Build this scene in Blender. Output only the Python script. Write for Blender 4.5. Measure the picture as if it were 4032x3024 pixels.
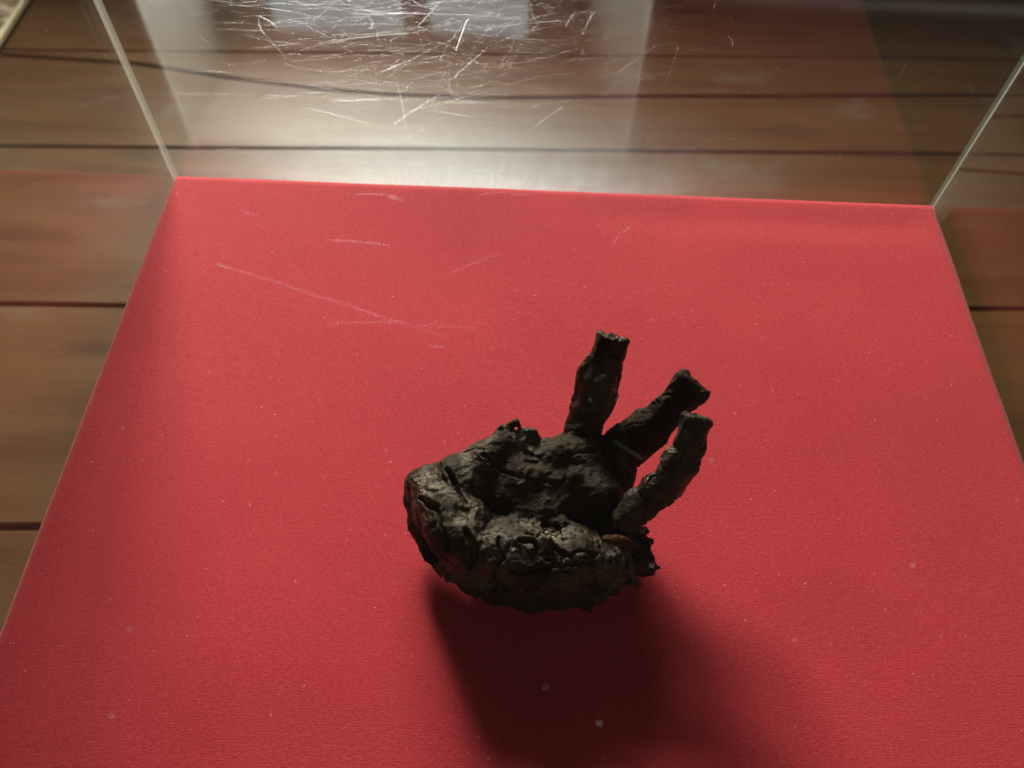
import bpy, bmesh, math, random
import numpy as np
from mathutils import Vector

for o in list(bpy.data.objects): bpy.data.objects.remove(o)
S = bpy.context.scene
COL = S.collection
R = math.radians

# ------------------------------------------------------------------ camera, world, light, exposure
cd = bpy.data.cameras.new('camera'); cam = bpy.data.objects.new('camera', cd); COL.objects.link(cam)
cam.location = (-0.01686, -0.35402, 0.32936)
cam.rotation_euler = (0.576106, -0.016746, 0.036984)
cd.sensor_width = 36.0; cd.lens = 28.03; cd.clip_start = 0.01; cd.clip_end = 60
cd.dof.use_dof = True; cd.dof.focus_distance = 0.35; cd.dof.aperture_fstop = 11.0
S.camera = cam
w = bpy.data.worlds.new('World'); S.world = w; w.use_nodes = True
w.node_tree.nodes['Background'].inputs[0].default_value = (1.0, 0.86, 0.70, 1)
w.node_tree.nodes['Background'].inputs[1].default_value = 0.034
S.view_settings.view_transform = 'Standard'; S.view_settings.look = 'None'
S.view_settings.exposure = 0.0; S.view_settings.gamma = 1.0; S.view_settings.use_curve_mapping = False
S.cycles.max_bounces = 10; S.cycles.transparent_max_bounces = 32
S.cycles.diffuse_bounces = 4; S.cycles.glossy_bounces = 5
S.cycles.use_denoising = True
S.cycles.caustics_reflective = False; S.cycles.caustics_refractive = False
S.cycles.sample_clamp_indirect = 4.0
WINDOW_RADIANCE = 162.0      # open daylight in the two tall lower lights of the window

fl = bpy.data.lights.new('fill_light', 'AREA'); fl.energy = 8.0; fl.shape = 'RECTANGLE'; fl.size = 1.6; fl.size_y = 1.2; fl.color = (1.0, .90, .78)  # added fill lamp behind the camera, lifts the far wall and hand front
fo = bpy.data.objects.new('fill_light', fl); COL.objects.link(fo); fo.location = (.7, -2.6, 1.5); fo.rotation_euler = (R(80), 0, R(12))
wl = bpy.data.lights.new('rail_fill_spot', 'SPOT'); wl.energy = 26.0; wl.spot_size = R(62); wl.spot_blend = .6; wl.shadow_soft_size = .03; wl.color = (1.0, .95, .86)  # added spot with no real fitting, brightens the pale rail and trim
wo = bpy.data.objects.new('rail_fill_spot', wl); COL.objects.link(wo); wo.location = (.95, .70, 1.75)
wo.rotation_euler = Vector((-.10, .60, -.75)).to_track_quat('-Z', 'Y').to_euler()

# ------------------------------------------------------------------ helpers
def lin(r, g, b):
    f = lambda c: (c/12.92 if c <= .04045 else ((c+.055)/1.055)**2.4)
    return (f(r/255), f(g/255), f(b/255), 1)

class NT:
    def __init__(s, name):
        s.m = bpy.data.materials.new(name); s.m.use_nodes = True
        s.t = s.m.node_tree; s.t.nodes.clear()
        s.out = s.n('ShaderNodeOutputMaterial')
    def n(s, typ, ins=None, **kw):
        nd = s.t.nodes.new(typ)
        for k, v in kw.items(): setattr(nd, k, v)
        for k, v in (ins or {}).items(): s.set(nd, k, v)
        return nd
    def set(s, nd, k, v):
        sock = nd.inputs[k]
        if isinstance(v, bpy.types.NodeSocket): s.t.links.new(v, sock)
        elif isinstance(v, bpy.types.Node): s.t.links.new(v.outputs[0], sock)
        else: sock.default_value = v
    def math(s, op, a, b=0.0, c=None, clamp=False):
        nd = s.n('ShaderNodeMath', operation=op, use_clamp=clamp); s.set(nd, 0, a); s.set(nd, 1, b)
        if c is not None: s.set(nd, 2, c)
        return nd.outputs[0]
    def mix(s, f, a, b):
        nd = s.n('ShaderNodeMix', data_type='RGBA'); s.set(nd, 0, f); s.set(nd, 6, a); s.set(nd, 7, b)
        return nd.outputs[2]
    def ramp(s, f, stops):
        nd = s.n('ShaderNodeValToRGB'); s.set(nd, 0, f)
        e = nd.color_ramp.elements
        while len(e) < len(stops): e.new(0.5)
        for i, (p, c) in enumerate(stops):
            e[i].position = p; e[i].color = c if len(c) == 4 else (*c, 1)
        return nd.outputs[0]
    def noise(s, vec, scale, detail=4, rough=.55, dist=0.0):
        return s.n('ShaderNodeTexNoise', {'Vector': vec, 'Scale': scale, 'Detail': detail, 'Roughness': rough, 'Distortion': dist}).outputs[0]
    def mapv(s, vec, scale=(1, 1, 1), rot=(0, 0, 0), loc=(0, 0, 0)):
        return s.n('ShaderNodeMapping', {'Vector': vec, 'Scale': scale, 'Rotation': rot, 'Location': loc}).outputs[0]
    def bump(s, h, dist, strength=1.0, normal=None):
        nd = s.n('ShaderNodeBump', {'Height': h, 'Distance': dist, 'Strength': strength})
        if normal is not None: s.set(nd, 'Normal', normal)
        return nd.outputs[0]
    def finish(s, sh):
        s.t.links.new(sh.outputs[0] if isinstance(sh, bpy.types.Node) else sh, s.out.inputs[0]); return s.m

def grey(v): return (v, v, v, 1)
def objpos(t): return t.n('ShaderNodeTexCoord').outputs['Object']

def mesh_obj(name, verts, faces, mat, parent=None, smooth=False, edges=()):
    me = bpy.data.meshes.new(name)
    me.from_pydata([tuple(v) for v in verts], list(edges), [tuple(f) for f in faces]); me.update()
    if smooth: me.polygons.foreach_set('use_smooth', [True]*len(me.polygons))
    if mat: me.materials.append(mat)
    o = bpy.data.objects.new(name, me); COL.objects.link(o)
    if parent: o.parent = parent
    return o

def np_obj(name, V, Q, mat, parent=None, smooth=True):
    me = bpy.data.meshes.new(name)
    V = np.ascontiguousarray(V, dtype=np.float32); Q = np.ascontiguousarray(Q, dtype=np.int32)
    k = Q.shape[1]
    me.vertices.add(len(V)); me.vertices.foreach_set('co', V.ravel())
    me.loops.add(Q.size); me.loops.foreach_set('vertex_index', Q.ravel())
    me.polygons.add(len(Q)); me.polygons.foreach_set('loop_start', np.arange(0, Q.size, k, dtype=np.int32))
    me.update(calc_edges=True); me.validate()
    if smooth: me.polygons.foreach_set('use_smooth', [True]*len(me.polygons))
    if mat: me.materials.append(mat)
    o = bpy.data.objects.new(name, me); COL.objects.link(o)
    if parent: o.parent = parent
    return o

def box_mesh(name, c, s, mat, parent=None, bevel=0.0, seg=2):
    bm = bmesh.new(); bmesh.ops.create_cube(bm, size=1.0)
    for v in bm.verts: v.co = Vector((v.co.x*s[0]+c[0], v.co.y*s[1]+c[1], v.co.z*s[2]+c[2]))
    if bevel: bmesh.ops.bevel(bm, geom=list(bm.edges), offset=bevel, segments=seg, affect='EDGES', profile=.5)
    me = bpy.data.meshes.new(name); bm.to_mesh(me); bm.free()
    if mat: me.materials.append(mat)
    o = bpy.data.objects.new(name, me); COL.objects.link(o)
    if parent: o.parent = parent
    return o

def empty(name, loc=(0, 0, 0)):
    o = bpy.data.objects.new(name, None); COL.objects.link(o); o.location = loc; o.empty_display_size = .02
    return o
def tag(o, label=None, cat=None, group=None, kind=None):
    if label: o['label'] = label
    if cat: o['category'] = cat
    if group: o['group'] = group
    if kind: o['kind'] = kind
    return o

# ------------------------------------------------------------------ numeric noise (for sculpted relief)
class VN:
    """tileable gradient-free value noise on a random lattice, smooth interpolated"""
    def __init__(s, seed, n=32):
        s.n = n; s.g = np.random.RandomState(seed).uniform(-1, 1, (n, n, n)).astype(np.float32)
    def __call__(s, P):
        i = np.floor(P).astype(np.int64); f = (P-i).astype(np.float32); f = f*f*f*(f*(f*6-15)+10)
        n = s.n; i0 = i % n; i1 = (i+1) % n; g = s.g
        x0, y0, z0 = i0.T; x1, y1, z1 = i1.T; fx, fy, fz = f.T
        a = g[x0, y0, z0]*(1-fx)+g[x1, y0, z0]*fx; b = g[x0, y1, z0]*(1-fx)+g[x1, y1, z0]*fx
        c = g[x0, y0, z1]*(1-fx)+g[x1, y0, z1]*fx; d = g[x0, y1, z1]*(1-fx)+g[x1, y1, z1]*fx
        return (a*(1-fy)+b*fy)*(1-fz)+(c*(1-fy)+d*fy)*fz
N1, N2, N3, N4, N5 = VN(3), VN(11), VN(23), VN(37), VN(51)

def surface_nets(D, org, h):
    """vertices and quads of the zero level of the field D sampled on a grid"""
    neg = D < 0
    nx, ny, nz = D.shape
    cnt = np.zeros((nx-1, ny-1, nz-1), np.float32); acc = np.zeros((nx-1, ny-1, nz-1, 3), np.float32)
    cn = [(a, b, c) for a in (0, 1) for b in (0, 1) for c in (0, 1)]
    sl = lambda c: D[c[0]:nx-1+c[0], c[1]:ny-1+c[1], c[2]:nz-1+c[2]]
    ss = lambda c: neg[c[0]:nx-1+c[0], c[1]:ny-1+c[1], c[2]:nz-1+c[2]]
    for p in cn:
        for ax in range(3):
            if p[ax]: continue
            q = list(p); q[ax] = 1
            cr = np.nonzero(ss(p) != ss(q))
            if len(cr[0]) == 0: continue
            a = sl(p)[cr]; b = sl(q)[cr]; t = a/(a-b)
            cnt[cr] += 1
            for k in range(3):
                acc[cr+(np.full(len(t), k),)] += (p[k]+(t if k == ax else 0))
    act = np.nonzero(cnt > 0)
    idx = -np.ones(cnt.shape, np.int64); idx[act] = np.arange(len(act[0]))
    V = (np.stack(act, 1)+acc[act]/cnt[act][:, None])*h+np.array(org)
    Q = []
    for ax in range(3):
        u, v = [(1, 2), (2, 0), (0, 1)][ax]
        A = [slice(1, -1)]*3; A[ax] = slice(0, D.shape[ax]-1)
        B = list(A); B[ax] = slice(1, D.shape[ax])
        n0, n1 = neg[tuple(A)], neg[tuple(B)]
        cr = np.nonzero(n0 != n1)
        if len(cr[0]) == 0: continue
        base = np.stack(cr, 1); base[:, u] += 1; base[:, v] += 1
        def cell(du, dv):
            c = base.copy(); c[:, u] -= du; c[:, v] -= dv
            return idx[c[:, 0], c[:, 1], c[:, 2]]
        q = np.stack([cell(1, 1), cell(0, 1), cell(0, 0), cell(1, 0)], 1)
        fl = ~n0[cr]
        q[fl] = q[fl][:, ::-1]
        Q.append(q)
    return V, np.concatenate(Q)

def smin(a, b, k):
    h = np.clip(.5+.5*(b-a)/k, 0, 1); return b*(1-h)+a*h-k*h*(1-h)
def seg(P, a, b, ra, rb, squash=None):
    """round tapered limb; squash = (axis, factor) flattens the section along that axis"""
    a = np.array(a, np.float32); b = np.array(b, np.float32); ab = b-a
    d = P-a; t = np.clip((d@ab)/(ab@ab), 0, 1)
    q = d-t[:, None]*ab
    if squash is not None:
        ax = np.array(squash[0], np.float32); ax = ax/np.linalg.norm(ax)
        q = q+np.outer(q@ax, ax)*(squash[1]-1)
    return np.linalg.norm(q, axis=1)-(ra+(rb-ra)*t)
def ell(P, c, r, R3=None):
    d = (P-np.array(c, np.float32))
    if R3 is not None: d = d@np.array(R3, np.float32)
    d = d/np.array(r, np.float32); n = np.linalg.norm(d, axis=1)
    return (n-1)*min(r)

def sculpt(name, lo, hi, h, base, detail, mat, parent, band=.005):
    """march the field base(P), refined near its skin by detail(P, d)"""
    lo = np.array(lo); hi = np.array(hi); n = np.ceil((hi-lo)/h).astype(int)+1
    ax = [lo[k]+h*np.arange(n[k]) for k in range(3)]
    D = np.empty(n, np.float32)
    ys, zs = np.meshgrid(ax[1], ax[2], indexing='ij'); ys = ys.ravel(); zs = zs.ravel()
    step = max(1, 400000//len(ys))
    for i in range(0, n[0], step):
        xs = ax[0][i:i+step]
        P = np.stack([np.repeat(xs, len(ys)), np.tile(ys, len(xs)), np.tile(zs, len(xs))], 1).astype(np.float32)
        d = base(P); m = np.abs(d) < band
        if m.any(): d[m] = detail(P[m], d[m])
        D[i:i+step] = d.reshape(len(xs), n[1], n[2])
    D[0] = D[-1] = .01; D[:, 0] = D[:, -1] = .01; D[:, :, 0] = D[:, :, -1] = .01
    V, Q = surface_nets(D, lo, h)
    # keep only the large connected bodies
    lab = np.arange(len(V))
    for _ in range(400):
        m = lab[Q].min(1); new = lab.copy(); np.minimum.at(new, Q.ravel(), np.repeat(m, 4)); new = new[new]
        if (new == lab).all(): break
        lab = new
    u, c = np.unique(lab, return_counts=True); keep = np.isin(lab, u[c > 400])
    mp = np.cumsum(keep)-1; Q = mp[Q[keep[Q].all(1)]]; V = V[keep]
    return np_obj(name, V, Q, mat, parent)

# ------------------------------------------------------------------ materials
def mat_cloth():
    t = NT('red cloth'); p = objpos(t)
    warp = t.n('ShaderNodeTexWave', {'Vector': t.mapv(p, (1, 1, 1)), 'Scale': 330.0, 'Distortion': 1.2, 'Detail': 2.0, 'Detail Scale': 1.5}, wave_type='BANDS', bands_direction='X').outputs['Fac']
    weft = t.n('ShaderNodeTexWave', {'Vector': p, 'Scale': 290.0, 'Distortion': 1.5, 'Detail': 2.0, 'Detail Scale': 1.5}, wave_type='BANDS', bands_direction='Y').outputs['Fac']
    slub = t.noise(t.mapv(p, (800, 2100, 900)), 1.0, 2, .6)
    slub2 = t.noise(t.mapv(p, (2100, 800, 900)), 1.0, 2, .6)
    fuzz = t.noise(p, 1400.0, 2, .7)
    h = t.math('ADD', t.math('MULTIPLY', warp, .10), t.math('MULTIPLY', weft, .08))
    h = t.math('ADD', h, t.math('MULTIPLY', slub, .55)); h = t.math('ADD', h, t.math('MULTIPLY', slub2, .5))
    h = t.math('ADD', h, t.math('MULTIPLY', fuzz, .9))
    nrm = t.bump(h, .00019, 1.0)
    tone = t.noise(p, 22.0, 2, .55)
    mott = t.noise(t.mapv(p, (520, 900, 500)), 1.0, 3, .7)
    col = t.mix(tone, (.43, .023, .036, 1), (.51, .036, .050, 1))
    col = t.mix(t.math('MULTIPLY', t.ramp(fuzz, [(.55, (0, 0, 0)), (.8, (1, 1, 1))]), .35), col, (.66, .085, .10, 1))
    col = t.mix(t.ramp(mott, [(.28, grey(.42)), (.52, grey(0))]), col, (.30, .009, .016, 1))
    col = t.mix(t.ramp(mott, [(.52, grey(0)), (.75, grey(.4))]), col, (.64, .07, .085, 1))
    lint = t.ramp(t.noise(p, 520.0, 2, .5), [(.735, (0, 0, 0)), (.785, (1, 1, 1))])
    col = t.mix(t.math('MULTIPLY', lint, .5), col, (.75, .40, .36, 1))
    b = t.n('ShaderNodeBsdfPrincipled', {'Base Color': col, 'Roughness': .88, 'Normal': nrm, 'Specular IOR Level': .25,
                                         'Sheen Weight': .30, 'Sheen Roughness': .45, 'Sheen Tint': (1.0, .55, .5, 1)})
    return t.finish(b)

def mat_char(name, lo, hi, red=0.0, rough=(.30, .62), bumpd=.00045, shine=.40, masked=False):
    t = NT(name); p = objpos(t)
    n1 = t.noise(p, 90.0, 5, .6); n2 = t.noise(p, 420.0, 5, .65, .6)
    n3 = t.n('ShaderNodeTexVoronoi', {'Vector': p, 'Scale': 620.0, 'Randomness': 1.0}, feature='F1').outputs['Distance']
    n4 = t.noise(p, 1500.0, 4, .7)
    col = t.mix(t.ramp(n1, [(.30, (0, 0, 0)), (.72, (1, 1, 1))]), lo, hi)
    col = t.mix(t.math('MULTIPLY', t.ramp(n2, [(.5, (0, 0, 0)), (.85, (1, 1, 1))]), .55), col, (.062, .046, .031, 1))
    dirt = t.ramp(t.noise(p, 150.0, 3, .6, .5), [(.56, grey(0)), (.68, grey(1))])
    col = t.mix(t.math('MULTIPLY', dirt, .45), col, (.048, .029, .016, 1))
    if red: col = t.mix(t.math('MULTIPLY', t.ramp(n1, [(.5, (0, 0, 0)), (.7, (1, 1, 1))]), red), col, (.085, .028, .011, 1))
    h = t.math('ADD', t.math('MULTIPLY', n2, 1.0), t.math('MULTIPLY', n3, .5)); h = t.math('ADD', h, t.math('MULTIPLY', n4, .55))
    nrm = t.bump(h, bumpd, 1.0)
    gloss = t.ramp(t.noise(p, 60.0, 3, .6), [(.40, grey(0)), (.56, grey(1))])
    if masked:      # greasy shine only where the skin stands proud, kept as a vertex attribute
        gloss = t.math('MULTIPLY', gloss, t.n('ShaderNodeAttribute', attribute_name='greasy').outputs['Fac'])
    rg = t.math('MULTIPLY_ADD', gloss, rough[0]-rough[1], rough[1])
    sp = t.math('MULTIPLY_ADD', gloss, shine-.07, .07)
    b = t.n('ShaderNodeBsdfPrincipled', {'Base Color': col, 'Roughness': rg, 'Normal': nrm, 'Specular IOR Level': sp, 'Specular Tint': (1.0, .80, .60, 1)})
    return t.finish(b)

def mat_pane(name, tint=(.965, .975, .955, 1), dust=None, gloss=.012, refl=1.0, film_cols=((.42, .50, .54, 1), (.34, .38, .40, 1))):
    """thin clear acrylic: Fresnel mirror over a straight-through pane, with an optional film of dirt or added dimming"""
    t = NT(name); geo = t.n('ShaderNodeNewGeometry')
    dot = t.n('ShaderNodeVectorMath', {0: geo.outputs['Normal'], 1: geo.outputs['Incoming']}, operation='DOT_PRODUCT').outputs['Value']
    c = t.math('ABSOLUTE', dot)
    f = t.math('POWER', t.math('SUBTRACT', 1.0, c, clamp=True), 5.0)
    f = t.math('MULTIPLY', t.math('MULTIPLY_ADD', f, .965, .035), refl)
    tr = t.n('ShaderNodeBsdfTransparent', {'Color': tint})
    gl = t.n('ShaderNodeBsdfGlossy', {'Color': grey(1.0), 'Roughness': gloss})
    sh = t.n('ShaderNodeMixShader', {0: f, 1: tr, 2: gl})
    if dust:
        fac = dust(t, objpos(t))
        fac = t.math('SUBTRACT', 1.0, t.math('POWER', 2.71828, t.math('MULTIPLY', t.math('DIVIDE', fac, t.math('MAXIMUM', c, .12)), -1.0)), clamp=True)
        df = t.n('ShaderNodeAddShader', {0: t.n('ShaderNodeBsdfTranslucent', {'Color': film_cols[0]}), 1: t.n('ShaderNodeBsdfDiffuse', {'Color': film_cols[1]})})
        sh = t.n('ShaderNodeMixShader', {0: fac, 1: sh, 2: df})
    return t.finish(sh)

def mat_simple(name, col, rough=.6, **kw):
    t = NT(name)
    return t.finish(t.n('ShaderNodeBsdfPrincipled', dict({'Base Color': col, 'Roughness': rough}, **kw)))

def mat_emit(name, col, strength):
    t = NT(name)
    return t.finish(t.n('ShaderNodeEmission', {'Color': col, 'Strength': strength}))

def mat_wood():
    t = NT('worn floorboards'); p = objpos(t)
    oi = t.n('ShaderNodeObjectInfo').outputs['Random']
    off = t.n('ShaderNodeCombineXYZ', {0: t.math('MULTIPLY', oi, 37.0), 1: t.math('MULTIPLY', oi, 11.0), 2: oi})
    q = t.n('ShaderNodeVectorMath', {0: p, 1: off.outputs[0]}, operation='ADD').outputs[0]
    grain = t.noise(t.mapv(q, (1.6, 26, 8)), 1.0, 6, .62, .8)
    fine = t.noise(t.mapv(q, (7, 190, 30)), 1.0, 4, .6)
    blot = t.noise(t.mapv(q, (3.2, 7, 5)), 1.0, 4, .6, .4)
    wear = t.noise(t.mapv(q, (5, 9, 5), loc=(3, 1, 0)), 1.0, 5, .65)
    col = t.ramp(grain, [(.25, (.042, .0178, .0068)), (.48, (.078, .0360, .0125)), (.72, (.110, .056, .0195))])
    col = t.mix(t.math('MULTIPLY', fine, .35), col, (.09, .04, .018, 1))
    col = t.mix(t.math('MULTIPLY', t.ramp(blot, [(.45, (0, 0, 0)), (.72, (1, 1, 1))]), .55), col, (.125, .066, .023, 1))
    col = t.mix(t.math('MULTIPLY', t.ramp(wear, [(.62, (0, 0, 0)), (.70, (1, 1, 1))]), .5), col, (.115, .10, .080, 1))
    knot = t.n('ShaderNodeTexVoronoi', {'Vector': t.mapv(q, (2.3, 7.5, 3)), 'Scale': 1.0}).outputs['Distance']
    col = t.mix(t.ramp(knot, [(.05, grey(.8)), (.13, grey(0))]), col, (.045, .022, .012, 1))
    rg = t.math('MULTIPLY_ADD', wear, .35, .24)
    nrm = t.bump(t.math('ADD', grain, t.math('MULTIPLY', fine, .6)), .0012, .6)
    b = t.n('ShaderNodeBsdfPrincipled', {'Base Color': col, 'Roughness': rg, 'Normal': nrm, 'Specular IOR Level': .35})
    return t.finish(b)

M = {}
M['cloth'] = mat_cloth()
M['char'] = mat_char('charred leathery skin', (.0075, .0050, .0031, 1), (.030, .0205, .0128, 1), 0, (.17, .52), .0006, .78, True)
M['char_brown'] = mat_char('dark brown dried finger', (.011, .0066, .0042, 1), (.040, .0235, .0148, 1), .3, (.30, .62), .0004, .30)
M['char_pit'] = mat_char('pitted black finger', (.011, .0080, .0053, 1), (.038, .0275, .0180, 1), .0, (.26, .58), .00045, .34)
M['cord'] = mat_char('rusty brown binding', (.020, .0065, .0025, 1), (.065, .019, .0065, 1), .7, (.5, .75), .0006, .08)
M['cord_dark'] = mat_char('dark wire', (.030, .017, .010, 1), (.075, .042, .025, 1), .2, (.4, .65))
M['wood'] = mat_wood()
M['gap'] = mat_simple('dark gap below boards', (.008, .006, .005, 1), .95)
M['plinth'] = mat_simple('dark plinth paint', (.03, .022, .017, 1), .7)
M['wall'] = mat_simple('dark green grey plaster', (.035, .037, .031, 1), .9)
M['paint'] = mat_simple('pale paint', (.74, .76, .70, 1), .6)
M['frame'] = mat_simple('dark window wood', (.10, .075, .06, 1), .6)
M['day'] = mat_emit('open daylight', (1.0, .965, .90, 1), WINDOW_RADIANCE)
M['transom'] = mat_emit('frosted upper pane', (.78, .95, 1.0, 1), 1.7)
M['day_dim'] = mat_emit('reduced daylight', (1.0, .97, .90, 1), WINDOW_RADIANCE*.42)  # pane strength lowered to soften the hand's shadow
M['day_low'] = mat_emit('weakest daylight', (1.0, .97, .90, 1), WINDOW_RADIANCE*.22)  # extra weak pane, added to widen the source and blur the shadow edge
M['reveal'] = mat_simple('grey plaster reveal', (.20, .205, .185, 1), .85)

# ------------------------------------------------------------------ the setting: floor, wall, window
ZF = -0.5
SL = 0.045                                            # the boards run slightly askew to the case
floor = empty('floor', (0, 0, ZF)); tag(floor, kind='structure')
sub = mesh_obj('subfloor', [(-4, -2.2, -.05), (4, -2.2, -.05), (4, 1.6, -.05), (-4, 1.6, -.05)], [(0, 1, 2, 3)], M['gap'], floor)
def plank(pl, gap=.004, th=.03):
    """one floorboard from two polylines of (x, y): near edge and far edge"""
    (near, far) = pl
    n = len(near); V = []
    rz = random.uniform(-.0015, .001)
    for (a, b) in zip(near, far):
        y0 = a[1]+gap/2; y1 = b[1]-gap/2
        V += [(a[0], y0, -th), (a[0], y0, rz-.003), (a[0], y0+.003, rz), (b[0], y1-.003, rz), (b[0], y1, rz-.003), (b[0], y1, -th)]
    F = []
    for i in range(n-1):
        for k in range(5):
            F.append((i*6+k, i*6+k+1, i*6+7+k, i*6+6+k)[::-1])
    return mesh_obj('plank', V, F, M['wood'], floor)
random.seed(5)
def seam(y0, x0=-4, x1=4, j=.0015):
    xs = np.linspace(x0, x1, 33); return [(x, y0+SL*x+random.uniform(-j, j)) for x in xs]
seams = [-1.85, -1.55, -1.24, -.93, -.62, -.316, -.003, .309]
rows = [seam(y) for y in seams]
s_mid = seam(.615); s_far = seam(.853)
xs = [p[0] for p in s_mid]
crack_pts = [(-4, .775), (-.9, .800), (-.667, .789), (-.509, .761), (-.297, .735), (-.091, .734), (.198, .756), (.364, .766), (.9, .80), (4, .97)]
s_crack = [(x, float(np.interp(x, [c[0] for c in crack_pts], [c[1] for c in crack_pts]))) for x in np.linspace(-4, 4, 33)]
xf = np.unique(np.concatenate([np.linspace(-4, -1, 8), np.linspace(-1, 1, 25), np.linspace(1, 4, 8)]))
def resample(l): return [(float(x), float(np.interp(x, [p[0] for p in l], [p[1] for p in l]))) for x in xf]
s_crack = [(float(x), float(np.interp(x, [c[0] for c in crack_pts], [c[1] for c in crack_pts]))) for x in xf]
lines = [resample(l) for l in rows]+[resample(s_mid), s_crack, resample(s_far)]+[resample(seam(y)) for y in (1.16, 1.42)]
for i in range(len(lines)-1):
    plank((lines[i], lines[i+1]), gap=.0055 if i not in (7, 8, 9) else .0032)

WY, GY = 1.3, 1.6                                     # face of the thick wall and plane of the window glass, beyond the case
wall = empty('wall', (0, WY, ZF)); tag(wall, kind='structure')
WX0, WX1, WZ0, WZ1 = -.888, .240, .25, 1.42           # mouth of the window recess
GX0, GX1, GZ1 = -.835, .10, 1.36                       # its narrower back, at the glass
def wall_piece(x0, x1, z0, z1):
    return box_mesh('wall_section', ((x0+x1)/2, .20, (z0+z1)/2-ZF), (x1-x0, .40, z1-z0), M['wall'], wall)
wall_piece(-3, WX0-.02, ZF, 2.4); wall_piece(WX1+.02, 3, ZF, 2.4); wall_piece(WX0-.02, WX1+.02, ZF, WZ0-.02); wall_piece(WX0-.02, WX1+.02, WZ1+.02, 2.4)
def quad(name, pts, mat, parent):
    return mesh_obj(name, [(x, y-WY, z-ZF) for x, y, z in pts], [(0, 1, 2, 3)], mat, parent)
quad('reveal', [(WX0, WY, WZ0), (WX0, WY, WZ1), (GX0, GY, GZ1), (GX0, GY, WZ0)], M['reveal'], wall)
quad('reveal', [(WX1, WY, WZ0), (GX1, GY, WZ0), (GX1, GY, GZ1), (WX1, WY, WZ1)], M['reveal'], wall)
quad('soffit', [(WX0, WY, WZ1), (WX1, WY, WZ1), (GX1, GY, GZ1), (GX0, GY, GZ1)], M['reveal'], wall)
quad('sill', [(WX0, WY, WZ0), (GX0, GY, WZ0), (GX1, GY, WZ0), (WX1, WY, WZ0)], M['paint'], wall)
box_mesh('architrave', (WX0-.012, -.010, (WZ0+WZ1)/2-ZF), (.024, .020, WZ1-WZ0+.05), M['paint'], wall, .004)
box_mesh('architrave', (WX1+.018, -.010, (WZ0+WZ1)/2-ZF), (.036, .020, WZ1-WZ0+.05), M['paint'], wall, .004)
for x0, x1 in ((-3, WX0-.03), (WX1+.04, 3)):
    box_mesh('dado_rail', ((x0+x1)/2, -.010, .968-ZF), (x1-x0, .020, .020), M['paint'], wall, .005)
win = empty('window', (0, GY, WZ0)); tag(win, 'tall daylit window in a recess beyond the display case', 'window')
def pane(x0, x1, z0, z1, mat, nm='pane'):
    return mesh_obj(nm, [(x0, 0, z0-WZ0), (x1, 0, z0-WZ0), (x1, 0, z1-WZ0), (x0, 0, z1-WZ0)], [(0, 1, 2, 3)], mat, win)
def bar(x0, x1, z0, z1, mat=None):
    return box_mesh('frame_bar', ((x0+x1)/2, .0, (z0+z1)/2-WZ0), (x1-x0, .05, z1-z0), mat or M['frame'], win)
XA = (-.705, -.352, -.284, -.027)
XB = (-.80, -.46, -.42, .075)                        # the lower casements
pane(XB[0], XB[1], .48, 1.08, M['day']); pane(XB[2], -.20, .48, 1.08, M['day_dim']); pane(-.18, XB[3], .48, 1.08, M['day_low'])
bar(-.20, -.18, .48, 1.08)
pane(XA[0], XA[1], 1.16, 1.292, M['transom']); pane(XA[2], XA[3], 1.16, 1.285, M['transom'])
for X, z0, z1 in ((XB, WZ0, 1.10), (XA, 1.10, GZ1)):
    bar(GX0, X[0], z0, z1); bar(X[1], X[2], z0, z1); bar(X[3], GX1, z0, z1)
for x0, x1, z0, z1 in ((XA[0], XA[1], 1.10, 1.16), (XA[2], XA[3], 1.10, 1.16), (XA[0], XA[1], 1.29, GZ1), (XA[2], XA[3], 1.283, GZ1),
                       (XB[0], XB[1], 1.08, 1.10), (XB[2], XB[3], 1.08, 1.10), (XB[0], XB[1], WZ0, .48), (XB[2], XB[3], WZ0, .48)):
    bar(x0, x1, z0, z1)

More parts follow.
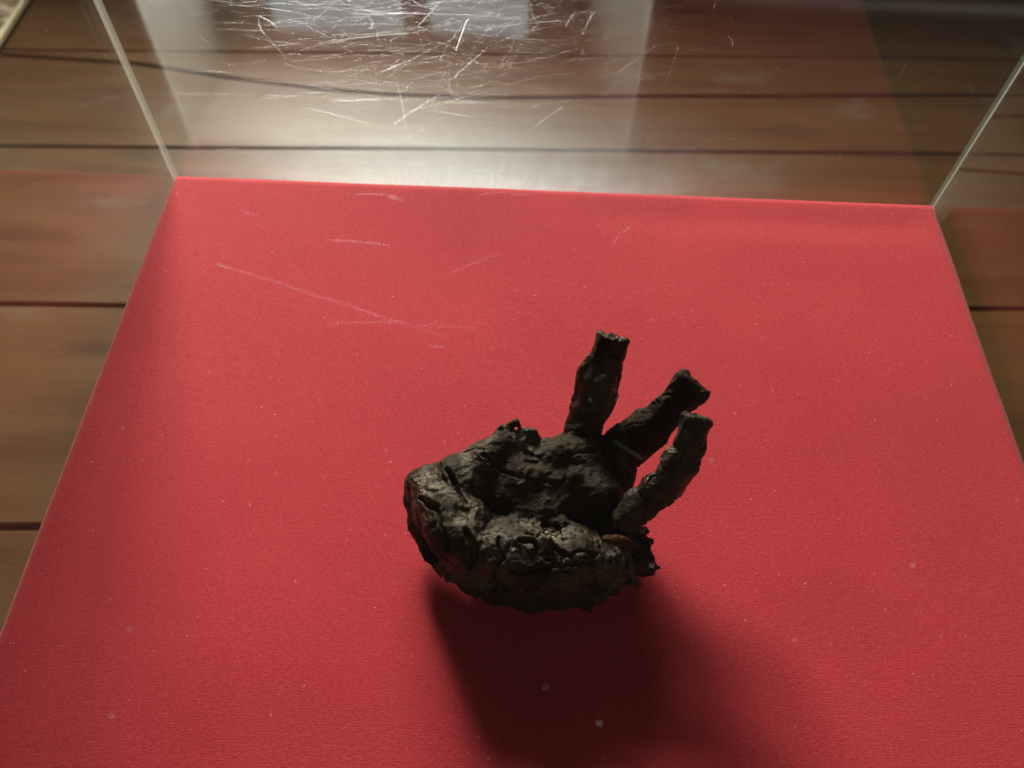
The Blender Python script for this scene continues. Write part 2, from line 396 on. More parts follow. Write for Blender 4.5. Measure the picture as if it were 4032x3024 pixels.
# ------------------------------------------------------------------ plinth, cloth board, acrylic case
W2, YF, H = .225, -.45, .16
pl = box_mesh('plinth', (0, 0, (-.022-ZF)/2), (.43, .43, -.022-ZF), M['plinth'], None, .004)
pl.location = (0, -.225, ZF); tag(pl, 'dark square plinth carrying the red cloth board', 'plinth')
brd = empty('display_board', (0, -.225, -.022)); tag(brd, 'red cloth covered display board under the clear case', 'display board')
def cloth_top():
    n = 150; V = []; F = []
    us = np.linspace(-1, 1, n+1)
    e = .004
    for j in range(n+1):
        for i in range(n+1):
            x = us[i]*(W2-.001); y = us[j]*(.225-.001)
            V.append((x, y, .022))
    V = np.array(V)
    dx = (W2-.001)-np.abs(V[:, 0]); dy = (.225-.001)-np.abs(V[:, 1])
    P = V/.07
    und = N1(np.stack([V[:, 0]/.06+5, V[:, 1]/.05+3, V[:, 0]*0+.5], 1))*.0005+N2(np.stack([V[:, 0]/.16+1, V[:, 1]/.12+8, V[:, 0]*0+.5], 1))*.0009
    edge = np.minimum(np.clip(dx/.03, 0, 1), np.clip(dy/.03, 0, 1))
    z = und*edge
    # the padding swells along the rim and sinks a little just inside the far edge
    back = (.225-.001)-V[:, 1]
    z -= .0011*np.exp(-((back-.018)/.012)**2)*np.clip((V[:, 0]+.02)/.12, 0, 1)*edge
    for d in (dx, dy):
        k = np.clip((e-d)/e, 0, 1); z -= e*.75*(1-np.sqrt(np.clip(1-k*k, 0, 1)))
    V[:, 2] += z
    wob = np.stack([V[:, 0]/.035+2, V[:, 1]/.035+4, V[:, 0]*0+.3], 1)
    V[:, 0] += N3(wob)*.0004*np.exp(-dx/.01); V[:, 1] += N4(wob)*.0004*np.exp(-dy/.01)
    q = np.arange(n*(n+1)).reshape(n, n+1)[:, :-1].ravel()
    Q = np.stack([q, q+1, q+n+2, q+n+1], 1)
    # skirt: the cloth turns down over the board
    ring = list(range(n+1))+[(k+1)*(n+1)+n for k in range(n)]+[n*(n+1)+n-1-k for k in range(n)]+[(n-1-k)*(n+1) for k in range(n-1)]
    L = len(V); low = V[ring].copy(); low[:, 2] = .0; low[:, :2] *= 1.002
    V = np.concatenate([V, low]); m = len(ring)
    S2 = np.array([[ring[k], L+k, L+(k+1) % m, ring[(k+1) % m]] for k in range(m)])
    return np_obj('cloth', V, np.concatenate([Q, S2]), M['cloth'], brd)
cloth_top()
box_mesh('board_core', (0, 0, .0085), (.440, .440, .015), M['plinth'], brd, .001)

def film_back(t, p):
    # wiped-on dirt towards the foot of the far pane; object space: x across, z up
    s = t.n('ShaderNodeSeparateXYZ', {0: p})
    x, z = s.outputs[0], s.outputs[2]
    foot = t.math('POWER', t.math('SUBTRACT', 1.0, t.math('DIVIDE', z, .07), clamp=True), 2.2)
    xx = t.math('DIVIDE', t.math('ADD', x, .045), .095)
    mid = t.math('POWER', 2.718, t.math('MULTIPLY', t.math('MULTIPLY', xx, xx), -1.0))
    sm = t.noise(t.mapv(p, (120, 1, 34)), 1.0, 5, .6, .8)
    sm2 = t.noise(t.mapv(p, (26, 1, 60)), 1.0, 4, .6, 1.2)
    a = t.math('MULTIPLY', t.math('MULTIPLY', foot, mid), t.math('MULTIPLY_ADD', sm, .75, t.math('MULTIPLY', sm2, .75)))
    return t.math('MULTIPLY_ADD', a, .42, t.math('MULTIPLY', sm2, .003), clamp=True)
def film_top(t, p):
    sm = t.noise(t.mapv(p, (60, 24, 1)), 1.0, 5, .6, .8)
    return t.math('MULTIPLY', t.ramp(sm, [(.4, grey(0)), (.8, grey(1))]), .010)
def film_side(t, p):  # film added to dim light crossing the left pane onto the cloth
    sm = t.noise(t.mapv(p, (1, 30, 30)), 1.0, 5, .6, .8)
    sp = t.ramp(t.noise(t.mapv(p, (1, 90, 70)), 1.0, 4, .6, 1.0), [(.62, grey(0)), (.72, grey(1))])
    return t.math('ADD', t.math('MULTIPLY_ADD', sm, .03, .045), t.math('MULTIPLY', sp, .012))
M['pane_back'] = mat_pane('acrylic far pane', dust=film_back, refl=.8)
M['pane'] = mat_pane('clear acrylic')
M['pane_lid'] = mat_pane('hazy scratched acrylic', gloss=.05)
M['pane_left'] = mat_pane('acrylic side', dust=film_side, film_cols=((.10, .09, .07, 1), (.09, .08, .06, 1)))
def mat_edge(name, k, col=(.85, .86, .80, 1)):
    t = NT(name); 
    tr = t.n('ShaderNodeBsdfTransparent', {'Color': (.85, .88, .82, 1)})
    d = t.n('ShaderNodeAddShader', {0: t.n('ShaderNodeBsdfTranslucent', {'Color': tuple(c*.5 for c in col[:3])+(1,)}), 1: t.n('ShaderNodeBsdfDiffuse', {'Color': tuple(c*.5 for c in col[:3])+(1,)})})
    return t.finish(t.n('ShaderNodeMixShader', {0: k, 1: tr, 2: d}))
M['edge'] = mat_edge('sawn acrylic edge', .30)
M['edge_clear'] = mat_edge('polished acrylic edge', .05)
M['glue'] = mat_edge('glued acrylic joint', .22, (.80, .66, .60, 1))

case = empty('acrylic_case', (0, 0, 0)); tag(case, 'clear acrylic cover with scratched lid over the red board', 'display case')
T = .004
def slab(name, lo, hi, face_mat, edge_mats, thin_axis, plain=None):
    """clear sheet: its two broad faces take face_mat, its four narrow faces the edge materials"""
    lo = Vector(lo); hi = Vector(hi)
    V = [(x, y, z) for x in (lo.x, hi.x) for y in (lo.y, hi.y) for z in (lo.z, hi.z)]
    F = {(0, -1): (0, 1, 3, 2), (0, 1): (4, 6, 7, 5), (1, -1): (0, 4, 5, 1), (1, 1): (2, 3, 7, 6), (2, -1): (0, 2, 6, 4), (2, 1): (1, 5, 7, 3)}
    me = bpy.data.meshes.new(name); keys = list(F); me.from_pydata(V, [], [F[k] for k in keys])
    mats = [face_mat, M['pane']]
    for m in edge_mats.values():
        if m not in mats: mats.append(m)
    for m in mats: me.materials.append(m)
    for p, k in zip(me.polygons, keys):
        p.material_index = (1 if k == plain else 0) if k[0] == thin_axis else mats.index(edge_mats.get(k, edge_mats['*']))
    me.update(); o = bpy.data.objects.new(name, me); COL.objects.link(o); o.parent = case
    return o
EC = M['edge_clear']
ZB = -.02
slab('back_panel', (-W2, .0008, ZB), (W2, .0008+T, H-.0006), M['pane_back'], {'*': EC, (0, -1): M['edge'], (0, 1): M['edge_clear']}, 1, (1, 1))
slab('side_panel', (-W2-T-.0006, YF, ZB), (-W2-.0006, .0008+T, H-.0006), M['pane_left'], {'*': EC, (1, 1): M['glue']}, 0, (0, 1))
slab('side_panel', (W2+.0006, YF, ZB), (W2+T+.0006, .0008+T, H-.0006), M['pane'], {'*': EC}, 0)
slab('front_panel', (-W2, YF-T-.0008, ZB), (W2, YF-.0008, H-.0006), M['pane'], {'*': EC}, 1)
lid = slab('lid', (-W2-T-.0006, YF-T-.0008, H), (W2+T+.0006, .0008+T, H+T), M['pane_lid'], {'*': M['edge']}, 2)

for nm, x, wd in (('corner_seam', W2+.0003, .0004), ('corner_seam', -W2-.0003, .0005)):
    box_mesh(nm, (x, .0003, (H-.002+ZB)/2), (wd, .0007, H-.002-ZB), M['edge'], case)
# scratches and dust on the lid
random.seed(17)
def mat_scratch():
    t = NT('white scratch in acrylic')
    tr = t.n('ShaderNodeBsdfTransparent', {'Color': grey(1)})
    gl = t.n('ShaderNodeBsdfGlossy', {'Color': grey(.75), 'Roughness': .33})
    df = t.n('ShaderNodeBsdfDiffuse', {'Color': grey(.42)})
    a = t.n('ShaderNodeMixShader', {0: .45, 1: df, 2: gl})
    return t.finish(t.n('ShaderNodeMixShader', {0: .30, 1: tr, 2: a}))
M['scratch'] = mat_scratch()
M['dust'] = mat_simple('pale dust', (.55, .52, .48, 1), .9)
class Strokes:
    def __init__(s): s.V = []; s.F = []
    def add(s, pts, wd, z):
        n = len(pts); b = len(s.V)
        for i, (x, y) in enumerate(pts):
            a = pts[max(i-1, 0)]; c = pts[min(i+1, n-1)]
            dx, dy = c[0]-a[0], c[1]-a[1]; l = math.hypot(dx, dy) or 1e-9
            k = wd*(.35+.65*math.sin(math.pi*(i+.5)/n))/2*random.uniform(.7, 1.2)
            px, py = -dy/l*k, dx/l*k
            s.V += [(x+px, y+py, z), (x, y, z+wd*.06), (x-px, y-py, z)]
        for i in range(n-1):
            for q in (0, 1): s.F.append((b+i*3+q+1, b+i*3+q, b+i*3+3+q, b+i*3+4+q))
st = Strokes(); ZL = H+T+.00005
def curve(p0, p1, bend, n=9):
    dx, dy = p1[0]-p0[0], p1[1]-p0[1]
    return [(p0[0]+dx*k/(n-1)-dy*bend*4*(k/(n-1))*(1-k/(n-1)), p0[1]+dy*k/(n-1)+dx*bend*4*(k/(n-1))*(1-k/(n-1))) for k in range(n)]
#SCRATCHES#
LONG = [(-0.079, -0.09412, -0.02763, -0.09223, 0.018, 0.000375), (-0.09013, -0.11167, -0.05204, -0.10277, 0.02, 0.000188), (-0.03722, -0.1008, 0.00617, -0.09161, 0.02, 0.000225), (-0.03941, -0.0945, -0.04204, -0.11295, 0.0, 0.000375), (-0.0673, -0.12752, -0.05694, -0.11875, 0, 0.000225), (-0.04289, -0.12937, -0.0326, -0.11237, 0, 0.000165), (-0.01562, -0.15174, -0.00557, -0.14015, 0.02, 0.000188), (0.02605, -0.1633, 0.04442, -0.1502, 0.0, 0.000262), (-0.05913, -0.15245, -0.045, -0.13588, 0.02, 0.000225), (-0.08755, -0.14545, -0.06457, -0.15277, 0.02, 0.000165), (-0.08006, -0.14189, -0.05852, -0.1391, 0, 0.000262), (-0.06115, -0.12782, -0.05451, -0.15623, 0.03, 0.000225), (-0.0486, -0.13064, -0.0326, -0.14248, 0.03, 0.000188), (-0.04675, -0.14467, -0.03328, -0.14721, 0.02, 0.0003), (0.01229, -0.12205, 0.02592, -0.10591, 0.0, 0.000188), (0.00442, -0.08942, 0.00069, -0.10167, 0.0, 0.00015), (-0.00188, -0.08828, -0.00503, -0.09759, 0, 0.00015), (-0.11407, -0.09697, -0.10467, -0.10386, 0.1, 0.0003), (-0.1123, -0.09685, -0.10496, -0.11116, -0.1, 0.000188), (-0.06017, -0.0842, -0.05616, -0.08787, 0, 0.000375), (-0.04928, -0.0835, -0.05664, -0.10084, 0, 0.000188), (-0.07409, -0.09594, -0.07275, -0.10259, 0.2, 0.000188), (-0.09993, -0.2116, -0.07202, -0.22085, 0.01, 0.00021), (-0.07202, -0.22085, -0.05437, -0.22679, 0.01, 0.000262), (-0.05575, -0.22644, -0.03658, -0.23291, 0.01, 0.000225), (-0.06642, -0.2303, -0.04619, -0.22871, 0.01, 0.000165), (-0.04282, -0.22937, -0.02731, -0.22976, 0.0, 0.000188), (-0.07188, -0.20125, -0.0533, -0.20246, 0.02, 0.000225), (-0.03633, -0.21149, -0.02358, -0.20392, 0.0, 0.00015), (0.00839, -0.19922, 0.0133, -0.19216, 0.08, 0.000375), (-0.02096, -0.18047, -0.0139, -0.1804, 0, 0.000188), (-0.01953, -0.1786, -0.01469, -0.17802, 0, 0.00015), (-0.02059, -0.22509, -0.01129, -0.22362, 0, 0.00015), (0.01662, -0.21371, 0.03322, -0.21179, 0.0, 0.00015), (0.0064, -0.26143, 0.01423, -0.26668, 0.0, 0.000338), (0.00233, -0.2447, 0.00522, -0.24266, 0.0, 0.000262), (0.00668, -0.24674, 0.0079, -0.2478, 0.0, 0.000225), (0.00178, -0.24014, -0.00019, -0.24406, 0.05, 0.000225), (-0.00462, -0.25813, -0.00097, -0.25768, 0, 0.0003), (0.10658, -0.13971, 0.11142, -0.13316, 0, 0.00015), (0.05111, -0.09852, 0.05266, -0.10425, 0.15, 0.00045), (-0.03954, -0.23627, -0.03599, -0.23609, 0, 0.0003), (-0.01581, -0.26004, -0.01492, -0.25931, 0, 0.000225), (-0.09752, -0.19131, -0.09278, -0.19307, 0, 0.00015), (-0.05591, -0.18374, -0.05173, -0.18475, 0.02, 0.000338)]
for (x0, y0, x1, y1, bend, wd) in LONG: st.add(curve((x0, y0), (x1, y1), bend, 13), wd*(.56 if y0 > -.16 else .36), ZL+random.uniform(0, .00003))
for i in range(1100):
    cx = random.gauss(-.042, .043); cy = -.066-min(abs(random.gauss(0, .040)), .074)
    L = random.choice((.004, .006, .010, .018, .03))*random.uniform(.6, 1.3)
    a = random.gauss(.05, .28) if random.random() < .62 else random.uniform(-1.5, 1.5)
    st.add(curve((cx-L/2*math.cos(a), cy-L/2*math.sin(a)), (cx+L/2*math.cos(a), cy+L/2*math.sin(a)), random.uniform(-.06, .06), 6), random.uniform(.00002, .000055), ZL+random.uniform(0, .00003))
for i in range(26):
    cx = random.uniform(-.2, .16); cy = random.uniform(-.19, -.06); L = random.uniform(.003, .015); a = random.gauss(0, .9)
    st.add(curve((cx-L/2*math.cos(a), cy-L/2*math.sin(a)), (cx+L/2*math.cos(a), cy+L/2*math.sin(a)), random.uniform(-.1, .1), 6), random.uniform(.00005, .0001), ZL)
sc = mesh_obj('scratches', st.V, st.F, M['scratch'], lid); tag(sc, kind='stuff')
V = []; F = []
for i in range(150):
    x = random.uniform(-.21, .19); y = random.uniform(-.34, -.05); r = random.uniform(.00008, .00022) if random.random() < .85 else random.uniform(.00022, .0003)
    b = len(V); a0 = random.uniform(0, 3); e = random.uniform(.35, 1)
    for k in range(6):
        a = a0+k*math.pi/3; u, v2 = math.cos(k*math.pi/3)*r*random.uniform(.7, 1.2), math.sin(k*math.pi/3)*r*e
        V.append((x+u*math.cos(a0)-v2*math.sin(a0), y+u*math.sin(a0)+v2*math.cos(a0), ZL))
    V.append((x, y, ZL+r*.7))
    for k in range(6): F.append((b+k, b+(k+1) % 6, b+6))
ds = mesh_obj('dust_specks', V, F, M['dust'], lid); tag(ds, kind='stuff')

# ------------------------------------------------------------------ the charred hand
hand = empty('charred_hand', (0, -.21, 0)); tag(hand, 'charred black cupped human hand with three broken fingers on red cloth', 'hand')
HP = Vector((0, -.21, 0))
#HAND-BEGIN#
CH = {
  'RIM': [(-0.05077, -0.21027, 0.024, 0.0095), (-0.03997, -0.20927, 0.029, 0.0105), (-0.02939, -0.19969, 0.032, 0.0085), (-0.02122, -0.192, 0.033, 0.0065), (-0.0154, -0.18928, 0.033, 0.005)],
  'KNUCK': [(-0.00958, -0.19627, 0.026, 0.007), (0.00228, -0.19564, 0.027, 0.008), (0.01517, -0.19557, 0.028, 0.0085), (0.02221, -0.19896, 0.027, 0.0083), (0.02207, -0.20853, 0.026, 0.008), (0.02004, -0.21818, 0.023, 0.008)],
  'HEEL': [(-0.05072, -0.21085, 0.024, 0.01), (-0.04503, -0.21945, 0.027, 0.0125), (-0.03917, -0.22742, 0.028, 0.0125), (-0.03522, -0.23349, 0.026, 0.0115)],
  'WRIST': [(-0.05427, -0.21407, 0.018, 0.007), (-0.05292, -0.2218, 0.016, 0.0072), (-0.047, -0.22977, 0.014, 0.007), (-0.0397, -0.23571, 0.013, 0.007)],
  'THENAR': [(-0.02747, -0.23537, 0.0248, 0.01), (-0.01973, -0.2378, 0.027, 0.0113), (-0.00659, -0.23808, 0.027, 0.0123), (0.00771, -0.23906, 0.0248, 0.0112), (0.01935, -0.23737, 0.0205, 0.0087), (0.02627, -0.23565, 0.019, 0.0074)],
  'UNDER': [(-0.03846, -0.23767, 0.014, 0.007), (-0.03002, -0.23947, 0.0125, 0.0095), (-0.01842, -0.24149, 0.012, 0.0108), (-0.00177, -0.23955, 0.0125, 0.0108), (0.01379, -0.23759, 0.014, 0.009), (0.02403, -0.23625, 0.016, 0.0065)],
  'FLOOR': [(-0.02723, -0.21123, 0.0258, 0.008), (-0.01361, -0.20617, 0.0258, 0.009), (0.00242, -0.20511, 0.0256, 0.009), (0.01635, -0.20983, 0.0245, 0.0085), (-0.00252, -0.21707, 0.0208, 0.0086), (-0.01994, -0.21973, 0.0212, 0.008), (0.01354, -0.22038, 0.019, 0.008)],
  'PADS': [(-0.02232, -0.21436, 0.0268, 0.0062), (-0.00596, -0.21546, 0.0258, 0.0062), (-0.01003, -0.2044, 0.029, 0.006), (0.00579, -0.20677, 0.0305, 0.0066), (0.01937, -0.21193, 0.0305, 0.008), (0.00031, -0.19559, 0.0325, 0.0075), (-0.02092, -0.22191, 0.0235, 0.005)],
  'STUB': [(0.02799, -0.23466, 0.018, 0.0072), (0.03414, -0.23315, 0.019, 0.0082), (0.0387, -0.23224, 0.02, 0.0082)],
  'F1': [(0.01155, -0.18845, 0.027, 0.0072), (0.0129, -0.18186, 0.031, 0.0083), (0.01575, -0.17436, 0.042, 0.0088), (0.01785, -0.16728, 0.051, 0.0086), (0.02017, -0.16165, 0.058, 0.0074), (0.02169, -0.15745, 0.064, 0.0069)],
  'F2': [(0.02078, -0.19604, 0.024, 0.0096), (0.03114, -0.18893, 0.03, 0.0093), (0.03945, -0.18331, 0.037, 0.0083), (0.04714, -0.17838, 0.044, 0.0074), (0.05307, -0.17456, 0.05, 0.0075), (0.05634, -0.17239, 0.0535, 0.008)],
  'F3': [(0.02927, -0.22412, 0.033, 0.0062), (0.03351, -0.22077, 0.037, 0.0067), (0.04098, -0.21525, 0.045, 0.007), (0.0476, -0.20789, 0.053, 0.0068), (0.05147, -0.20141, 0.06, 0.0061), (0.05311, -0.19529, 0.066, 0.0058)],
  'FLAP': [(0.00031, -0.22623, 0.028, 0.0024), (0.00376, -0.22506, 0.03, 0.0018), (0.00843, -0.22793, 0.029, 0.0018), (0.01266, -0.23126, 0.027, 0.002), (0.01591, -0.23194, 0.025, 0.002)],
  'TORN': [(-0.02147, -0.18689, 0.037, 0.0018), (-0.01698, -0.18438, 0.039, 0.0015), (-0.01451, -0.18657, 0.037, 0.0017), (-0.00906, -0.18703, 0.035, 0.0019), (-0.00569, -0.18945, 0.033, 0.002)],
  'BIND': [(0.01895, -0.23355, 0.036, 0.0009), (0.02218, -0.23391, 0.0362, 0.0014), (0.02623, -0.23408, 0.0355, 0.0017), (0.03031, -0.23476, 0.0345, 0.0014), (0.03349, -0.23539, 0.033, 0.0008)],
  'LOOP': [(0.02279, -0.23455, 0.031, 0.0012), (0.02643, -0.23644, 0.0295, 0.0013), (0.02862, -0.23871, 0.026, 0.00135), (0.02976, -0.24068, 0.02, 0.0014), (0.02929, -0.24155, 0.014, 0.0013), (0.02728, -0.23936, 0.01, 0.0012)],
  'WEB': [(-0.02368, -0.19658, 0.03, 0.006), (-0.01412, -0.19256, 0.029, 0.006), (-0.0054, -0.19285, 0.028, 0.0065), (0.00429, -0.19172, 0.029, 0.0075), (0.01289, -0.19063, 0.03, 0.008)],
  'PIT': [(-0.04872, -0.2355, 0.02, 0.0052), (-0.04583, -0.23748, 0.017, 0.004)],
  'THEN2': [(-0.02367, -0.24033, 0.02, 0.0085), (-0.01137, -0.24154, 0.021, 0.0093), (0.0029, -0.24114, 0.021, 0.0093), (0.01639, -0.23898, 0.019, 0.0075)],
  'MET': [(0.02626, -0.19402, 0.026, 0.0086), (0.0151, -0.20311, 0.0275, 0.0076), (0.00461, -0.21175, 0.025, 0.0065)],
}
GROOVES = [([(-0.03395, -0.23384), (-0.0314, -0.2376), (-0.03068, -0.24118), (-0.03259, -0.24324)], 0.0011, 0.0026), ([(-0.04386, -0.20754), (-0.03892, -0.21671), (-0.03497, -0.22321)], 0.0007, 0.0016), ([(-0.0218, -0.23718), (-0.01857, -0.24347), (-0.02183, -0.2468), (-0.02217, -0.25028)], 0.0007, 0.002), ([(-0.01303, -0.23657), (-0.00711, -0.2394), (-0.00587, -0.24393)], 0.0006, 0.0016), ([(-0.0002, -0.23728), (0.00485, -0.24143), (0.01527, -0.23974)], 0.0006, 0.0015), ([(-0.05385, -0.21916), (-0.04642, -0.22682), (-0.04172, -0.23516), (-0.04079, -0.23931)], 0.0007, 0.0018), ([(-0.00262, -0.24465), (0.00775, -0.24514), (0.01623, -0.24253)], 0.0006, 0.0014), ([(-0.02984, -0.20002), (-0.02327, -0.20559), (-0.01794, -0.20782)], 0.0006, 0.0013), ([(-0.0162, -0.2472), (-0.00782, -0.24796), (0.00339, -0.24605)], 0.0006, 0.0014)]
CH = {k: np.array(v, np.float32) for k, v in CH.items()}
def chain(P, name, k=.004, squash=None):
    c = CH[name]; d = None
    for a, b in zip(c[:-1], c[1:]):
        s = seg(P, a[:3], b[:3], a[3], b[3], squash)
        d = s if d is None else smin(d, s, k)
    return d
def near(P, name, r):
    """weight that fades from 1 on a chain to 0 at distance r"""
    c = CH[name]; d = None
    for a, b in zip(c[:-1], c[1:]):
        s = seg(P, a[:3], b[:3], 0, 0); d = s if d is None else np.minimum(d, s)
    t = np.clip(1-d/r, 0, 1); return t*t*(3-2*t)
def smooth(e0, e1, x):
    t = np.clip((x-e0)/(e1-e0), 0, 1); return t*t*(3-2*t)
def warp(P, amp, sc):
    return P+np.stack([N1(P/sc), N2(P/sc+7.3), N3(P/sc+3.1)], 1)*amp
def ridged(n): return 1-np.abs(n)*2

def palm_base(P):
    Pw = warp(P, .0022, .017)
    d = chain(Pw, 'RIM', .004); d = smin(d, chain(Pw, 'HEEL', .004), .003)
    d = smin(d, chain(Pw, 'UNDER', .006), .006)
    d = smin(d, smin(chain(Pw, 'THENAR', .003), chain(Pw, 'THEN2', .004), .004), .0012)
    d = smin(d, chain(Pw, 'KNUCK', .004), .005); d = smin(d, chain(Pw, 'WEB', .003), .003); d = smin(d, chain(Pw, 'MET', .003), .004); d = smin(d, chain(Pw, 'WRIST', .004), .004)
    d = smin(d, chain(Pw, 'FLOOR', .008), .005)
    for c in CH['PADS']: d = smin(d, np.linalg.norm(Pw-c[:3], axis=1)-c[3], .0025)
    # the back of the hand: a shallow shell under the palm, resting on the cloth
    d = smin(d, ell(Pw, (.003, -.222, .011), (.040, .030, .010)), .006)
    # roots of the fingers
    for nm in ('F1', 'F2'):
        a, b = CH[nm][0], CH[nm][1]; d = smin(d, seg(P, a[:3], b[:3], a[3]*.95, b[3]*.8), .004)
    d = smin(d, chain(P, 'TORN', .001), .0035); d = smin(d, chain(P, 'FLAP', .002), .0045)
    d = np.maximum(d, -smin(chain(P, 'PIT', .002), d+.5, .001))
    d = np.maximum(d, .0006-P[:, 2])
    return d
def palm_detail(P, d):
    Q = warp(P, .0018, .0065)
    th = np.maximum(np.maximum(near(P, 'THENAR', .017), near(P, 'THEN2', .013)), .6*near(P, 'UNDER', .012)); he = np.maximum(near(P, 'HEEL', .017), .7*near(P, 'RIM', .012))
    n = d+N4(Q/.0085)*.0009
    r1 = ridged(N2(Q/.0052)); n -= (r1-.45)*.0007*(.6+.8*th-.3*he)
    # pits and burst blisters on the ball of the thumb
    pit = smooth(.10, .38, N5(Q/.0025)); n += pit*.0023*th+smooth(.05, .4, N2(Q/.0016+5))*.0008*th*smooth(-.15, .2, N3(P/.014+6))
    n -= smooth(.50, .95, ridged(N1(Q/.0030)))*.0015*th
    # long leathery folds over the heel of the hand
    fold = ridged(N3(np.stack([Q[:, 0]/.004+Q[:, 1]/.007, Q[:, 1]/.012-Q[:, 0]/.02, Q[:, 2]/.009], 1)))
    n -= smooth(.35, 1.0, fold)*.0012*he
    n += smooth(.80, .98, ridged(N5(P/.012+2)))*.0016*(.35+.65*he)          # split creases
    n += N3(Q/.0024)*.00034*(1-.6*he)*(1+.5*th); n += N1(P/.0013)*.00015*(1-.6*he)
    # long splits in the dried skin
    W = warp(P, .0016, .006)[:, :2]
    for pts, wd, dp in GROOVES:
        g = None
        for a, b in zip(pts[:-1], pts[1:]):
            a = np.array(a, np.float32); ab = np.array(b, np.float32)-a; q = W-a
            t = np.clip((q@ab)/(ab@ab), 0, 1); e = np.linalg.norm(q-t[:, None]*ab, axis=1)
            g = e if g is None else np.minimum(g, e)
        n += dp*np.exp(-(g/wd)**2)-.3*dp*np.exp(-((g-2.2*wd)/wd)**2)
    # frayed rim where the little finger is gone
    tr = near(P, 'TORN', .009); n += (N5(P/.0028)*.0016+np.abs(N2(P/.0015))*.0009)*tr
    return n

def finger_base(name, squash, cut, flare=0.0):
    c = CH[name]; tip = c[-1, :3]; dr = c[-1, :3]-c[-2, :3]; dr = dr/np.linalg.norm(dr)
    def f(P):
        Pw = warp(P, .0012, .010)
        d = chain(Pw, name, .003, squash)
        s = (P-tip)@dr+N3(P/.004)*.0005
        e = s-cut
        d = -smin(-d, -e, .0016)
        return d
    return f
def finger_detail(name, pit=0.0, rid=1.0):
    c = CH[name]; e0 = c[-1, :3]-c[0, :3]; e0 = e0/np.linalg.norm(e0)
    e1 = np.cross(e0, (0, 0, 1)); e1 = e1/np.linalg.norm(e1); e2 = np.cross(e0, e1)
    B = np.stack([e0, e1, e2], 1).astype(np.float32)
    def g(P, d):
        Q = warp(P, .0009, .006); L = (Q-c[0, :3])@B
        n = d+N4(L/np.array([.013, .006, .006], np.float32))*.0007
        n -= (ridged(N2(L/np.array([.011, .0034, .0034], np.float32)))-.5)*.00055*rid      # fibres along the bone
        n += smooth(.86, .99, ridged(N5(P/.010+4)))*.0009                                 # cracks
        n += smooth(.90, 1.0, ridged(N3(L/np.array([.008, .016, .016], np.float32)+1)))*.0006   # creases across
        pw = pit*smooth(-.1, .25, N1(P/.010+1.7))
        n += smooth(.05, .4, N5(Q/.0021))*.0013*pw-smooth(.5, .95, ridged(N1(Q/.0026)))*.0007*pw
        n += N3(Q/.0020)*.00014*(1+pit)+N1(P/.0011)*.00008
        return n
    return g
def stub_base(P):
    Pw = warp(P, .0018, .008); c = CH['STUB']
    d = chain(Pw, 'STUB', .003)
    dr = c[-1, :3]-c[-2, :3]; dr = dr/np.linalg.norm(dr)
    e = (P-c[-1, :3])@dr-.0022+N2(P/.0035)*.0018
    return -smin(-d, -e, .0008)
def stub_detail(P, d):
    Q = warp(P, .0015, .005)
    n = d+N4(Q/.006)*.0009-(ridged(N2(Q/.0038))-.5)*.0008+N3(Q/.0018)*.0004+N1(P/.0011)*.00025
    return n
def bounds(names, pad):
    A = np.concatenate([CH[n] for n in names]); return (A[:, :3]-A[:, 3:]-pad).min(0), (A[:, :3]+A[:, 3:]+pad).max(0)
def sc_part(name, names, h, base, det, mat, pad=.004):
    lo, hi = bounds(names, pad); lo[2] = max(lo[2], -.002)
    o = sculpt(name, lo, hi, h, base, det, mat, hand)
    me = o.data; me.transform(__import__('mathutils').Matrix.Translation(-HP)); return o
palm = sc_part('palm', ['RIM', 'KNUCK', 'HEEL', 'WRIST', 'THENAR', 'UNDER', 'FLOOR', 'FLAP', 'TORN'], .00055, palm_base, palm_detail, M['char'])
PV = np.empty(len(palm.data.vertices)*3, np.float32); palm.data.vertices.foreach_get('co', PV); PV = PV.reshape(-1, 3)+np.array(HP, np.float32)
gm = np.clip(np.maximum.reduce([near(PV, 'HEEL', .020), near(PV, 'THENAR', .020), near(PV, 'THEN2', .014), .8*near(PV, 'RIM', .014), .35*near(PV, 'UNDER', .014)])*1.6, 0.06, 1)
at = palm.data.attributes.new('greasy', 'FLOAT', 'POINT'); at.data.foreach_set('value', gm.astype(np.float32))
cz = (-.15, -.55, .8)
o = sc_part('finger', ['F1'], .0005, finger_base('F1', ((.2, -.6, .75), 1.55), .0015), finger_detail('F1', .0, 1.1), M['char_brown']); o['label'] = 'dark brown upright finger with cut end'
o = sc_part('finger', ['F2'], .0005, finger_base('F2', ((.1, -.6, .75), 1.45), .0022), finger_detail('F2', .15), M['char']); o['label'] = 'black middle finger ending in a bare joint'
o = sc_part('finger', ['F3'], .0005, finger_base('F3', ((.3, -.5, .75), 1.2), .001), finger_detail('F3', .28), M['char_pit']); o['label'] = 'pitted finger bound on below the others'
o = sc_part('finger_stump', ['STUB'], .0005, stub_base, stub_detail, M['char']); o['label'] = 'frayed thumb stump'
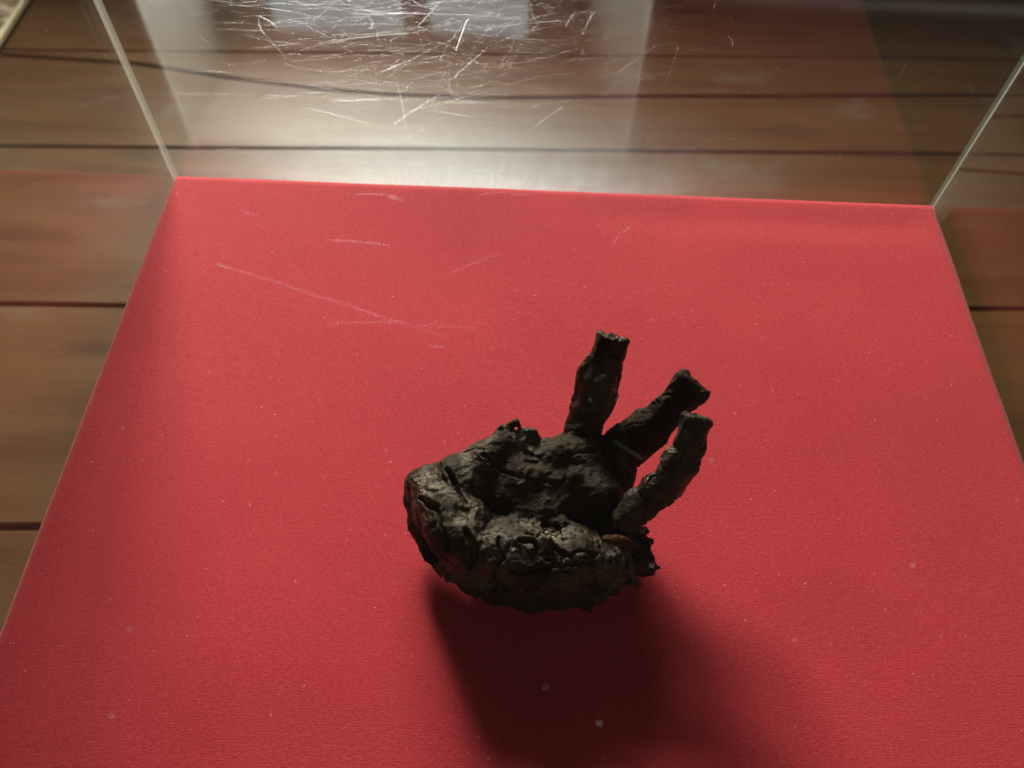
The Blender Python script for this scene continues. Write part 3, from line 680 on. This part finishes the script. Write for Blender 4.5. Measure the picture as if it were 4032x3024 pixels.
def tube(name, pts, mat, sides=8, twist=0.0, rough=.25, sub=6):
    pts = np.array(pts, float); t = np.linspace(0, len(pts)-1, (len(pts)-1)*sub+1)
    i = np.clip(t.astype(int), 0, len(pts)-2); f = (t-i)[:, None]
    p0 = pts[np.maximum(i-1, 0)]; p1 = pts[i]; p2 = pts[i+1]; p3 = pts[np.minimum(i+2, len(pts)-1)]
    C = .5*(2*p1+(p2-p0)*f+(2*p0-5*p1+4*p2-p3)*f**2+(3*p1-p0-3*p2+p3)*f**3)
    rs = np.random.RandomState(4); V = []; F = []
    for k in range(len(C)):
        a = C[min(k+1, len(C)-1), :3]-C[max(k-1, 0), :3]; a /= np.linalg.norm(a)
        u = np.cross(a, (.3, .2, 1)); u /= np.linalg.norm(u); v = np.cross(a, u)
        for s in range(sides):
            an = 2*math.pi*s/sides+twist*k
            r = C[k, 3]*(1+rough*rs.uniform(-1, 1))*(1+.25*math.cos(2*(2*math.pi*s/sides)))
            V.append(tuple(C[k, :3]+(u*math.cos(an)+v*math.sin(an))*r-np.array(HP)))
    for k in range(len(C)-1):
        for s in range(sides):
            F.append((k*sides+s, k*sides+(s+1) % sides, (k+1)*sides+(s+1) % sides, (k+1)*sides+s))
    F.append(tuple(range(sides))[::-1]); F.append(tuple((len(C)-1)*sides+s for s in range(sides)))
    return mesh_obj(name, V, F, mat, hand, True)
o = tube('binding', CH['BIND'], M['cord'], 11, .06, .22); o['label'] = 'rust brown fibre lashing'
c = CH['STUB']; ax = c[1, :3]-c[0, :3]; ax = ax/np.linalg.norm(ax); u = np.cross(ax, (0, 0, 1)); u /= np.linalg.norm(u); v = np.cross(ax, u)
ring = [tuple(c[0, :3]+ax*(.0035+.0012*math.sin(t*2))+(u*math.cos(t)+v*math.sin(t))*(.0116+.0005*math.sin(3*t)))+(.0012,) for t in np.linspace(0, 2*math.pi*1.04, 26)]
o = tube('binding_loop', ring, M['cord_dark'], 8, .6, .15, 3); o['label'] = 'dark wire loop round the thumb'
#HAND-END#

# ------------------------------------------------------------------ woven mat on the floor beyond the case
#STOOL-BEGIN#
def mat_cane(name, c0, c1):
    t = NT(name); p = objpos(t)
    n = t.noise(t.mapv(p, (60, 60, 60)), 1.0, 3, .6)
    return t.finish(t.n('ShaderNodeBsdfPrincipled', {'Base Color': t.mix(n, c0, c1), 'Roughness': .5}))
M['cane'] = mat_cane('pale cane', (.60, .50, .30, 1), (.80, .72, .52, 1))
M['cane_b'] = mat_cane('brown cane', (.30, .20, .11, 1), (.48, .34, .20, 1))
M['cane_c'] = mat_cane('rosy cane', (.36, .24, .20, 1), (.54, .40, .33, 1))
mat_w = empty('woven_mat', (-1.10, .98, ZF+.002)); tag(mat_w, 'woven cane mat with pale border lying on the floorboards', 'mat')
sx, sy, zt = .2, .26, .012
for s in (-1, 1):
    box_mesh('border', (s*(sx-.004), 0, zt-.003), (.009, 2*sy, .012), M['cane'], mat_w, .003)
    box_mesh('border', (0, s*(sy-.004), zt-.003), (2*sx-.018, .009, .012), M['cane'], mat_w, .003)
# twill weave: flat strips running both ways, over two and under two
PT = .016
def strip(along_x, c, i, mat):
    L = (sx if along_x else sy)-.010; n = 50; V = []; F = []
    for k in range(n+1):
        u = -L+2*L*k/n; ph = (u/PT+i*1.0)
        z = zt-.006+.0022*math.sin(ph*math.pi/2)*(1 if along_x else -1)
        for q, dz in ((-.0070, -.0008), (0, .0006), (.0070, -.0008)):
            V.append((u, c+q, z+dz) if along_x else (c+q, u, z+dz))
    for k in range(n):
        for q in (0, 1):
            f = (k*3+q, k*3+3+q, k*3+4+q, k*3+q+1); F.append(f if along_x else f[::-1])
    return mesh_obj('cane_strip', V, F, mat, mat_w, True)
nx = int((sx-.012)*2/PT); ny = int((sy-.012)*2/PT)
for i in range(nx): strip(False, -(sx-.012)+PT*(i+.5), i, M['cane_b'])
for i in range(ny): strip(True, -(sy-.012)+PT*(i+.5), i, M['cane'] if i % 2 else M['cane_c'])
#STOOL-END#
